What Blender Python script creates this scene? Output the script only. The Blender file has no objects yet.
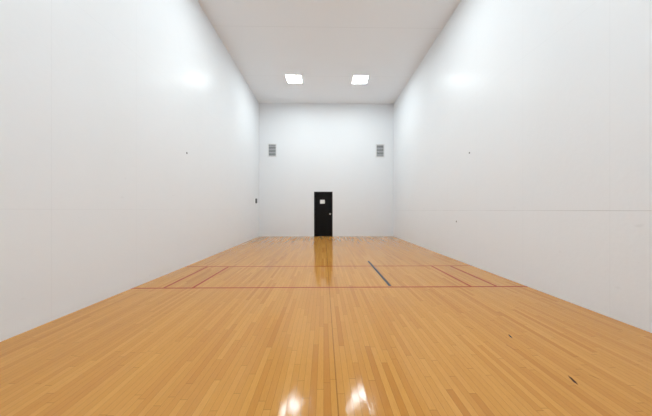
import bpy, bmesh, math, random
from mathutils import Vector, Matrix
random.seed(4)
S = bpy.context.scene
C = S.collection
S.view_settings.view_transform = 'Standard'
S.view_settings.look = 'None'
S.view_settings.gamma = 1.1

# ---------------------------------------------------------------- layout (metres)
XL, XR = -2.92, 3.18
YB, YF = 11.40, -0.80
CAMZ = 1.19
ZC = CAMZ + 4.85
T = 0.16

# ---------------------------------------------------------------- materials
class N:
    def __init__(self, name):
        self.m = bpy.data.materials.new(name); self.m.use_nodes = True
        self.t = self.m.node_tree; self.b = self.t.nodes['Principled BSDF']
    def node(self, typ, **kw):
        n = self.t.nodes.new(typ)
        for k, v in kw.items(): setattr(n, k, v)
        return n
    def link(self, a, b): self.t.links.new(a, b)
    def put(self, sock, v):
        if isinstance(v, bpy.types.NodeSocket): self.link(v, sock)
        else: sock.default_value = v
    def math(self, op, a, b=None, c=None, clamp=False):
        n = self.node('ShaderNodeMath', operation=op, use_clamp=clamp)
        self.put(n.inputs[0], a)
        if b is not None: self.put(n.inputs[1], b)
        if c is not None: self.put(n.inputs[2], c)
        return n.outputs[0]
    def vmath(self, op, a, b=None, s=None):
        n = self.node('ShaderNodeVectorMath', operation=op)
        self.put(n.inputs[0], a)
        if b is not None: self.put(n.inputs[1], b)
        if s is not None: n.inputs['Scale'].default_value = s
        return n.outputs[0]
    def mix(self, f, a, b, blend='MIX'):
        n = self.node('ShaderNodeMix', data_type='RGBA', blend_type=blend)
        self.put(n.inputs[0], f); self.put(n.inputs[6], a); self.put(n.inputs[7], b)
        return n.outputs[2]
    def coords(self):
        tc = self.node('ShaderNodeTexCoord'); sp = self.node('ShaderNodeSeparateXYZ')
        self.link(tc.outputs['Object'], sp.inputs[0])
        return tc.outputs['Object'], sp.outputs[0], sp.outputs[1], sp.outputs[2]
    def noise(self, vec, scale, detail=3, rough=0.5, stretch=None):
        if stretch:
            mp = self.node('ShaderNodeMapping'); self.link(vec, mp.inputs[0]); mp.inputs['Scale'].default_value = stretch
            vec = mp.outputs[0]
        n = self.node('ShaderNodeTexNoise'); self.link(vec, n.inputs['Vector'])
        n.inputs['Scale'].default_value = scale; n.inputs['Detail'].default_value = detail; n.inputs['Roughness'].default_value = rough
        return n.outputs['Fac']
    def near(self, v, at, half):            # 1 on a line at v == at
        d = self.math('ABSOLUTE', self.math('SUBTRACT', v, at))
        return self.math('LESS_THAN', d, half)
    def period(self, v, origin, per, half):  # 1 on lines every per
        p = self.math('PINGPONG', self.math('SUBTRACT', v, origin), per/2)
        return self.math('LESS_THAN', p, half)
    def bump(self, h, strength, dist, normal=None):
        n = self.node('ShaderNodeBump'); self.link(h, n.inputs['Height'])
        n.inputs['Strength'].default_value = strength; n.inputs['Distance'].default_value = dist
        if normal is not None: self.link(normal, n.inputs['Normal'])
        self.link(n.outputs[0], self.b.inputs['Normal'])

def srgb(r, g, b):
    f = lambda c: (c/255/12.92) if c/255 <= .04045 else ((c/255+.055)/1.055)**2.4
    return (f(r), f(g), f(b), 1)

def plain(name, col, rough=0.5, metal=0.0, var=0.06, spec=0.5):
    n = N(name); v, x, y, z = n.coords()
    k = n.noise(v, 9, 3)
    dark = tuple(c*(1-var) for c in col[:3]) + (1,)
    n.put(n.b.inputs['Base Color'], n.mix(k, dark, col))
    n.b.inputs['Roughness'].default_value = rough; n.b.inputs['Metallic'].default_value = metal
    n.b.inputs['Specular IOR Level'].default_value = spec
    return n.m

def wall_mat(name, col, axis, seam_z, seam_strength, vert_strength, origin, rough=0.31, smudge=True, spec=0.125):
    n = N(name); v, x, y, z = n.coords()
    along = y if axis == 'y' else x
    big = n.noise(v, 0.7, 2)
    c = n.mix(n.math('MULTIPLY', big, 0.06), col, (0.50, 0.51, 0.53, 1))
    brk = n.math('MULTIPLY', n.noise(v, 1.3, 3), 2*seam_strength)
    c = n.mix(n.math('MULTIPLY', n.near(z, seam_z, 0.003), brk), c, (0.22, 0.22, 0.23, 1))
    c = n.mix(n.math('MULTIPLY', n.period(along, origin, 1.22, 0.003), vert_strength), c, (0.3, 0.3, 0.32, 1))
    c = n.mix(n.math('MULTIPLY', n.near(z, 3.62, 0.003), vert_strength), c, (0.3, 0.3, 0.32, 1))
    if smudge:  # very sparse small ball marks, mostly low down
        s = n.noise(v, 5.0, 1, 0.5, (1, 1, 2.0))
        r = n.math('MULTIPLY', n.math('SUBTRACT', s, 0.75, clamp=True), 2.4, clamp=True)
        low = n.math('SUBTRACT', 1.0, n.math('MULTIPLY', z, 0.35), clamp=True)
        c = n.mix(n.math('MULTIPLY', r, low), c, (0.40, 0.40, 0.41, 1))
    n.put(n.b.inputs['Base Color'], c)
    patch = n.math('MULTIPLY', n.math('SUBTRACT', n.noise(v, 4.5, 5, 0.72, (1, 1, 1.9)), 0.41, clamp=True), 6.0, clamp=True)
    n.b.inputs['Roughness'].default_value = rough
    n.put(n.b.inputs['Specular IOR Level'], n.math('SUBTRACT', spec, n.math('MULTIPLY', patch, spec*0.85)))
    # fine roller texture
    n.bump(n.math('ADD', n.math('MULTIPLY', n.noise(v, 22, 2, 0.5), 0.8), n.math('MULTIPLY', n.noise(v, 7, 2, 0.5), 1.6)), 0.10, 0.012)
    return n.m

WHITE = (0.850, 0.878, 0.908, 1)
M = {}
M['wall_left'] = wall_mat('white_panel_wall_left', WHITE, 'y', 1.2, 0.08, 0.07, 0.3)
M['wall_right'] = wall_mat('white_panel_wall_right', WHITE, 'y', 1.185, 0.28, 0.07, 0.3, spec=0.105)
M['wall_back'] = wall_mat('white_panel_wall_back', WHITE, 'x', 1.2, 0.04, 0.03, 0.1, smudge=False)

# ceiling with faint sheet joints
n = N('ceiling_sheet'); v, x, y, z = n.coords()
c = n.mix(n.math('MULTIPLY', n.noise(v, 0.8, 2), 0.02), (0.912, 0.948, 0.985, 1), (0.5, 0.5, 0.52, 1))
c = n.mix(n.math('MULTIPLY', n.period(y, 6.65, 2.44, 0.006), 0.15), c, (0.2, 0.2, 0.2, 1))
n.put(n.b.inputs['Base Color'], c); n.b.inputs['Roughness'].default_value = 0.55
M['ceiling'] = n.m

# maple strip floor
n = N('maple_strip_floor'); v, x, y, z = n.coords()
W, L = 0.045, 0.9
u = n.math('DIVIDE', x, W); row = n.math('FLOOR', u)
wn = n.node('ShaderNodeTexWhiteNoise', noise_dimensions='1D'); n.link(row, wn.inputs['W'])
t = n.math('ADD', n.math('DIVIDE', y, L), n.math('MULTIPLY', wn.outputs['Value'], 7.0))
idx = n.math('FLOOR', t)
cb = n.node('ShaderNodeCombineXYZ'); n.link(row, cb.inputs[0]); n.link(idx, cb.inputs[1])
w2 = n.node('ShaderNodeTexWhiteNoise', noise_dimensions='2D'); n.link(cb.outputs[0], w2.inputs['Vector'])
ramp = n.node('ShaderNodeValToRGB'); n.link(w2.outputs['Value'], ramp.inputs[0])
e = ramp.color_ramp.elements
e[0].position = 0.0; e[0].color = srgb(189, 124, 55)
e[1].position = 1.0; e[1].color = srgb(209, 148, 72)
for p, col in ((0.10, srgb(196, 132, 61)), (0.5, srgb(202, 140, 65)), (0.85, srgb(206, 144, 69))):
    k = e.new(p); k.color = col
off = n.vmath('ADD', v, n.vmath('SCALE', w2.outputs['Color'], s=9))     # grain, displaced per board
grain = n.noise(off, 7, 6, 0.7, (28, 2.2, 1))
c = n.mix(n.math('MULTIPLY', n.math('SUBTRACT', grain, 0.44, clamp=True), 0.95), ramp.outputs[0], srgb(160, 95, 39))
# joints
gx = n.math('PINGPONG', u, 0.5)
c = n.mix(n.math('MULTIPLY', n.math('LESS_THAN', gx, 0.026), 0.44), c, srgb(104, 60, 22))
gy = n.math('PINGPONG', t, 0.5)
c = n.mix(n.math('MULTIPLY', n.math('LESS_THAN', gy, 0.0025), 0.44), c, srgb(104, 60, 22))
c = n.mix(n.math('MULTIPLY', n.near(x, 0.0855, 0.0024), 0.65), c, srgb(74, 40, 16))
patch = n.noise(v, 0.55, 3)
c = n.mix(n.math('MULTIPLY', n.math('SUBTRACT', patch, 0.48, clamp=True), 0.35), c, srgb(168, 102, 43))
n.put(n.b.inputs['Base Color'], c)
n.put(n.b.inputs['Roughness'], n.math('ADD', 0.05, n.math('MULTIPLY', n.noise(v, 6, 4, 0.6, (4, 0.8, 1)), 0.09)))
n.b.inputs['Specular IOR Level'].default_value = 0.14
geo = n.node('ShaderNodeNewGeometry')
tilt = n.vmath('SCALE', n.vmath('SUBTRACT', w2.outputs['Color'], (0.5, 0.5, 0.5)), s=0.034)
nrm = n.vmath('NORMALIZE', n.vmath('ADD', geo.outputs['Normal'], tilt))
n.bump(n.noise(v, 3, 4, 0.55, (7, 1.6, 1)), 0.08, 0.01, nrm)
M['floor'] = n.m

def line_mat(name, col, dark):
    n = N(name); v, x, y, z = n.coords()
    n.put(n.b.inputs['Base Color'], n.mix(n.noise(v, 25, 4), col, dark)); n.b.inputs['Roughness'].default_value = 0.16
    n.b.inputs['Specular IOR Level'].default_value = 0.10
    return n.m
M['red'] = line_mat('red_line_paint', srgb(160, 52, 24), srgb(142, 42, 20))
M['blue'] = line_mat('blue_line_paint', srgb(4, 50, 78), srgb(3, 36, 58))
M['scuff'] = line_mat('dark_floor_scuff', srgb(76, 40, 18), srgb(46, 24, 14))
M['scratch'] = line_mat('faint_floor_scratch', srgb(168, 112, 50), srgb(146, 92, 40))
M['black'] = plain('black_door_paint', srgb(9, 9, 11), 0.4, spec=0.12)
M['frame'] = plain('black_door_frame_paint', srgb(6, 6, 7), 0.4, spec=0.12)
M['metal'] = plain('brushed_metal', (0.75, 0.75, 0.75, 1), 0.3, 1.0)
M['ventwhite'] = plain('vent_enamel', srgb(228, 229, 230), 0.45)
M['ventdark'] = plain('vent_shadow', srgb(52, 54, 56), 0.7)
M['slat'] = plain('vent_slat_enamel', srgb(205, 207, 209), 0.5)
M['dark'] = plain('dark_plastic', srgb(48, 48, 52), 0.4)
M['grey'] = plain('grey_plastic', srgb(130, 130, 134), 0.4)
M['socket'] = plain('anchor_socket_metal', srgb(90, 90, 94), 0.45)
M['fixture'] = plain('fixture_enamel', srgb(226, 227, 228), 0.4)
n = N('notice_paper'); v, x, y, z = n.coords()
n.put(n.b.inputs['Base Color'], n.mix(n.noise(v, 14, 2), srgb(238, 238, 236), srgb(225, 225, 225))); n.b.inputs['Roughness'].default_value = 0.7
M['paper'] = n.m
n = N('light_diffuser'); v, x, y, z = n.coords()
n.b.inputs['Base Color'].default_value = (0.9, 0.9, 0.9, 1)
n.b.inputs['Emission Color'].default_value = (0.88, 0.975, 1.0, 1); n.b.inputs['Emission Strength'].default_value = 62
M['lamp'] = n.m

# ---------------------------------------------------------------- mesh helpers
def add_box(bm, x0, x1, y0, y1, z0, z1):
    vs = [bm.verts.new(p) for p in ((x0,y0,z0),(x1,y0,z0),(x1,y1,z0),(x0,y1,z0),(x0,y0,z1),(x1,y0,z1),(x1,y1,z1),(x0,y1,z1))]
    for f in ((3,2,1,0),(4,5,6,7),(0,1,5,4),(1,2,6,5),(2,3,7,6),(3,0,4,7)):
        bm.faces.new([vs[i] for i in f])
def add_cyl(bm, loc, axis, r, d, r2=None, seg=24):
    rot = {'z': Matrix(), 'y': Matrix.Rotation(math.pi/2, 4, 'X'), 'x': Matrix.Rotation(math.pi/2, 4, 'Y')}[axis]
    bmesh.ops.create_cone(bm, cap_ends=True, segments=seg, radius1=r, radius2=r if r2 is None else r2, depth=d, matrix=Matrix.Translation(loc) @ rot)
def obj(name, bm, mat, parent=None, bevel=0, smooth=False, loc=(0,0,0)):
    bmesh.ops.recalc_face_normals(bm, faces=bm.faces)
    me = bpy.data.meshes.new(name); bm.to_mesh(me); bm.free()
    me.materials.append(mat)
    if smooth:
        for p in me.polygons: p.use_smooth = True
    o = bpy.data.objects.new(name, me); C.objects.link(o); o.location = loc
    if parent: o.parent = parent
    if bevel:
        b = o.modifiers.new('Bevel', 'BEVEL'); b.width = bevel; b.segments = 2; b.limit_method = 'ANGLE'
    return o
def boxes(name, mat, parent, *bs, bevel=0, loc=(0,0,0)):
    bm = bmesh.new()
    for b in bs: add_box(bm, *b)
    return obj(name, bm, mat, parent, bevel, loc=loc)
def thing(name, label, cat, loc, group=None):
    o = bpy.data.objects.new(name, None); C.objects.link(o); o.location = loc; o.empty_display_size = 0.1
    o['label'] = label; o['category'] = cat
    if group: o['group'] = group
    return o
def struct(o, label=None):
    o['kind'] = 'structure'
    if label: o['label'] = label
    return o
def copy_tree(o, parent=None):
    c = o.copy(); C.objects.link(c); c.parent = parent
    for ch in list(o.children): copy_tree(ch, c)
    return c

# ---------------------------------------------------------------- room shell
DX0, DX1, DZ = -0.435, 0.405, 2.03       # door opening
floor = struct(boxes('floor', M['floor'], None, (XL-T, XR+T, YF-T, YB+T, -0.1, 0)), 'glossy maple strip floor of the court')
struct(boxes('ceiling', M['ceiling'], None, (XL-T, XR+T, YF-T, YB+T, ZC, ZC+0.1)), 'pale grey sheet ceiling')
struct(boxes('wall_left', M['wall_left'], None, (XL-T, XL, YF-T, YB+T, 0, ZC)), 'glossy white left side wall')
struct(boxes('wall_right', M['wall_right'], None, (XR, XR+T, YF-T, YB+T, 0, ZC)), 'glossy white right side wall with a panel joint')
bm = bmesh.new()   # back wall with a doorway cut into it
add_box(bm, XL, DX0, YB, YB+T, 0, ZC); add_box(bm, DX1, XR, YB, YB+T, 0, ZC); add_box(bm, DX0, DX1, YB, YB+T, DZ, ZC)
struct(obj('wall_back', bm, M['wall_back']), 'white back wall holding the black door')
struct(boxes('wall_front', M['wall_back'], None, (XL, XR, YF-T, YF, 0, ZC)), 'white front wall')

# court lines: paint on the floor
SV, SH, LW = 3.87, 5.33, 0.038
E = 0.0012
def stripe(x0, x1, y0, y1, mat, label):
    o = boxes('court_line', mat, floor, (x0, x1, y0, y1, 0.0002, E)); o['label'] = label
stripe(XL, XR, SV-LW/2, SV+LW/2, M['red'], 'long red line across the floor nearest the camera')
stripe(XL, XR, SH-LW/2, SH+LW/2, M['red'], 'long red line across the floor nearer the door')
for xx, lab in ((XL+0.475, 'short red line closest to the left wall'), (XL+0.915, 'short red line second from the left wall'),
                (XR-0.475, 'short red line closest to the right wall'), (XR-0.88, 'short red line second from the right wall')):
    stripe(xx-0.019, xx+0.019, SV+LW/2, SH-LW/2, M['red'], lab)
o = boxes('court_line', M['blue'], floor, (1.02, 1.066, 3.93, 5.85, 0.0003, 0.0016)); o['label'] = 'short wide dark blue line'
def scuff(cx, cy, lx, ly, ang, lab, mat='scuff'):
    bm = bmesh.new(); vs = []
    for i in range(18):
        a = i/18*2*math.pi; r = random.uniform(0.6, 1.15)
        px, py = lx*r*math.cos(a), ly*r*math.sin(a)
        vs.append(bm.verts.new((cx+px*math.cos(ang)-py*math.sin(ang), cy+px*math.sin(ang)+py*math.cos(ang), 0.0008)))
    bm.faces.new(vs); o = obj('scuff_mark', bm, M[mat], floor); o['label'] = lab
scuff(1.745, 1.73, 0.011, 0.055, -0.40, 'dark brown scuff nearest the bottom right')
scuff(1.76, 2.34, 0.009, 0.035, -0.3, 'small dark scuff on the right of the floor')
for cx, cy, lx, ly, a in ((1.62, 2.15, 0.005, 0.05, 0.2), (1.93, 1.76, 0.005, 0.04, 0.5), (1.48, 2.52, 0.005, 0.04, 0.6)):
    scuff(cx, cy, lx, ly, a, 'faint thin brown scratch on the right of the floor', 'scratch')

# ---------------------------------------------------------------- door
door = bpy.data.objects.new('door_1', None); C.objects.link(door); door.location = ((DX0+DX1)/2, YB, 0)
struct(door, 'black door in the back wall')
w = (DX1-DX0)/2
boxes('door_frame', M['frame'], door, (-w, -w+0.045, -0.012, 0.12, 0, DZ), (w-0.045, w, -0.012, 0.12, 0, DZ), (-w+0.045, w-0.045, -0.012, 0.12, DZ-0.045, DZ), bevel=0.004)
boxes('door_panel', M['black'], door, (-w+0.048, w-0.048, 0.012, 0.057, 0.012, DZ-0.048), bevel=0.003)
boxes('threshold', M['frame'], door, (-w+0.045, w-0.045, -0.005, 0.12, 0, 0.010), bevel=0.002)
bm = bmesh.new(); add_cyl(bm, (w-0.115, 0.009, 1.02), 'y', 0.040, 0.008); add_cyl(bm, (w-0.115, -0.012, 1.02), 'y', 0.012, 0.036)
bmesh.ops.create_uvsphere(bm, u_segments=20, v_segments=12, radius=0.033, matrix=Matrix.Translation((w-0.115, -0.042, 1.02)))
obj('door_knob', bm, M['metal'], door, smooth=True)['label'] = 'round metal door knob'
for hz in (0.22, 1.0, 1.80):
    bm = bmesh.new(); add_cyl(bm, (-w+0.047, 0.004, hz), 'z', 0.007, 0.10, seg=12); obj('hinge', bm, M['frame'], door)
notice = boxes('notice_sheet', M['paper'], None, (-0.105, 0.105, -0.0015, 0, -0.085, 0.085), loc=(-0.055, YB+0.0118, 1.575))
notice['label'] = 'white paper notice stuck on the upper half of the black door'; notice['category'] = 'notice'

# ---------------------------------------------------------------- wall vents
def make_vent(loc, label):
    r = thing('air_vent', label, 'vent', loc, None)
    hw, hh, f = 0.200, 0.305, 0.042
    boxes('frame', M['ventwhite'], r, (-hw, -hw+f, -0.022, 0, -hh, hh), (hw-f, hw, -0.022, 0, -hh, hh),
          (-hw+f, hw-f, -0.022, 0, hh-f, hh), (-hw+f, hw-f, -0.022, 0, -hh, -hh+f), bevel=0.003)
    boxes('backing', M['ventdark'], r, (-hw+f, hw-f, -0.003, 0, -hh+f, hh-f))
    bm = bmesh.new(); k = 8
    for i in range(k):
        zc = -hh+f + (i+0.5)*(2*(hh-f))/k
        b2 = bmesh.new(); add_box(b2, -hw+f, hw-f, -0.0165, 0.0165, -0.0016, 0.0016)
        bmesh.ops.transform(b2, matrix=Matrix.Translation((0, -0.0125, zc)) @ Matrix.Rotation(math.radians(62), 4, 'X'), verts=b2.verts)
        for q in b2.verts: q.co.y = max(-0.024, min(-0.004, q.co.y))
        me = bpy.data.meshes.new('tmp'); b2.to_mesh(me); b2.free(); bm.from_mesh(me); bpy.data.meshes.remove(me)
    obj('louvers', bm, M['slat'], r)
    for sx in (-1, 1):
        for sz in (-1, 1):
            bm = bmesh.new(); add_cyl(bm, (sx*(hw-f/2), -0.0225, sz*(hh-f/2)), 'y', 0.006, 0.004, seg=10)
            obj('screw', bm, M['metal'], r)
    return r
v1 = make_vent((-2.325, YB, 3.90), 'louvered air vent high on the back wall, left of the door')
v2 = copy_tree(v1); v2.location = (2.57, YB, 3.90); v2['label'] = 'louvered air vent high on the back wall, right of the door'
for q in (v1, v2): q['group'] = 'air vents on the back wall'

# ---------------------------------------------------------------- switch box on left wall
sw = thing('wall_switch', 'small dark switch box on the left wall beside the back corner', 'switch', (XL, 10.85, 1.59))
boxes('box', M['dark'], sw, (0, 0.04, -0.06, 0.06, -0.10, 0.10), bevel=0.005)
boxes('toggle', M['grey'], sw, (0.04, 0.053, -0.018, 0.018, -0.03, 0.03), bevel=0.003)

# ---------------------------------------------------------------- net anchors on side walls
def make_anchor(loc, s, label):
    r = thing('wall_anchor', label, 'wall anchor', loc)
    bm = bmesh.new(); add_cyl(bm, (s*0.003, 0, 0), 'x', 0.020, 0.006); obj('plate', bm, M['grey'], r)
    bm = bmesh.new(); add_cyl(bm, (s*0.007, 0, 0), 'x', 0.011, 0.008); obj('socket', bm, M['socket'], r)
    r['group'] = 'anchors on the side walls'
    return r
make_anchor((XL, 5.40, 2.41), 1, 'small round metal anchor on the left side wall')
make_anchor((XR, 5.42, 2.44), -1, 'small round metal anchor on the right wall, the upper one')
make_anchor((XR, 5.96, 0.92), -1, 'small round metal anchor on the right wall, the lower one')

# ---------------------------------------------------------------- ceiling lights
def make_light(loc, label):
    r = thing('ceiling_light', label, 'ceiling light', loc, 'square ceiling lights')
    h, f = 0.274, 0.012
    boxes('frame', M['fixture'], r, (-h, -h+f, -h, h, -0.008, 0), (h-f, h, -h, h, -0.008, 0), (-h+f, h-f, -h, -h+f, -0.008, 0), (-h+f, h-f, h-f, h, -0.008, 0), bevel=0.002)
    boxes('diffuser', M['lamp'], r, (-h+f, h-f, -h+f, h-f, -0.007, -0.002))
    return r
LX, RX, LY = -1.085, 1.35, 9.30
l0 = make_light((LX, LY, ZC), 'glowing square ceiling light, the left one of the pair in view')
spots = [(RX, LY, 'glowing square ceiling light, the right one of the pair in view'),
         (LX, 5.0, 'square ceiling light above the court lines, left side'), (RX, 5.0, 'square ceiling light above the court lines, right side'),
         (LX, 0.9, 'square ceiling light near the front wall, left side'), (RX, 0.9, 'square ceiling light near the front wall, right side')]
for x_, y_, lab in spots:
    c_ = copy_tree(l0); c_.location = (x_, y_, ZC); c_['label'] = lab

# ---------------------------------------------------------------- camera
cd = bpy.data.cameras.new('camera'); cam = bpy.data.objects.new('camera', cd); C.objects.link(cam)
cd.sensor_fit = 'HORIZONTAL'; cd.sensor_width = 36; cd.lens = 251/652*36; cd.clip_start = 0.02
cam.location = (0, 0, CAMZ); cam.rotation_euler = (math.pi/2, 0, -math.radians(0.9))
cd.shift_x = -1.6/652; cd.shift_y = 2.2/652
S.camera = cam
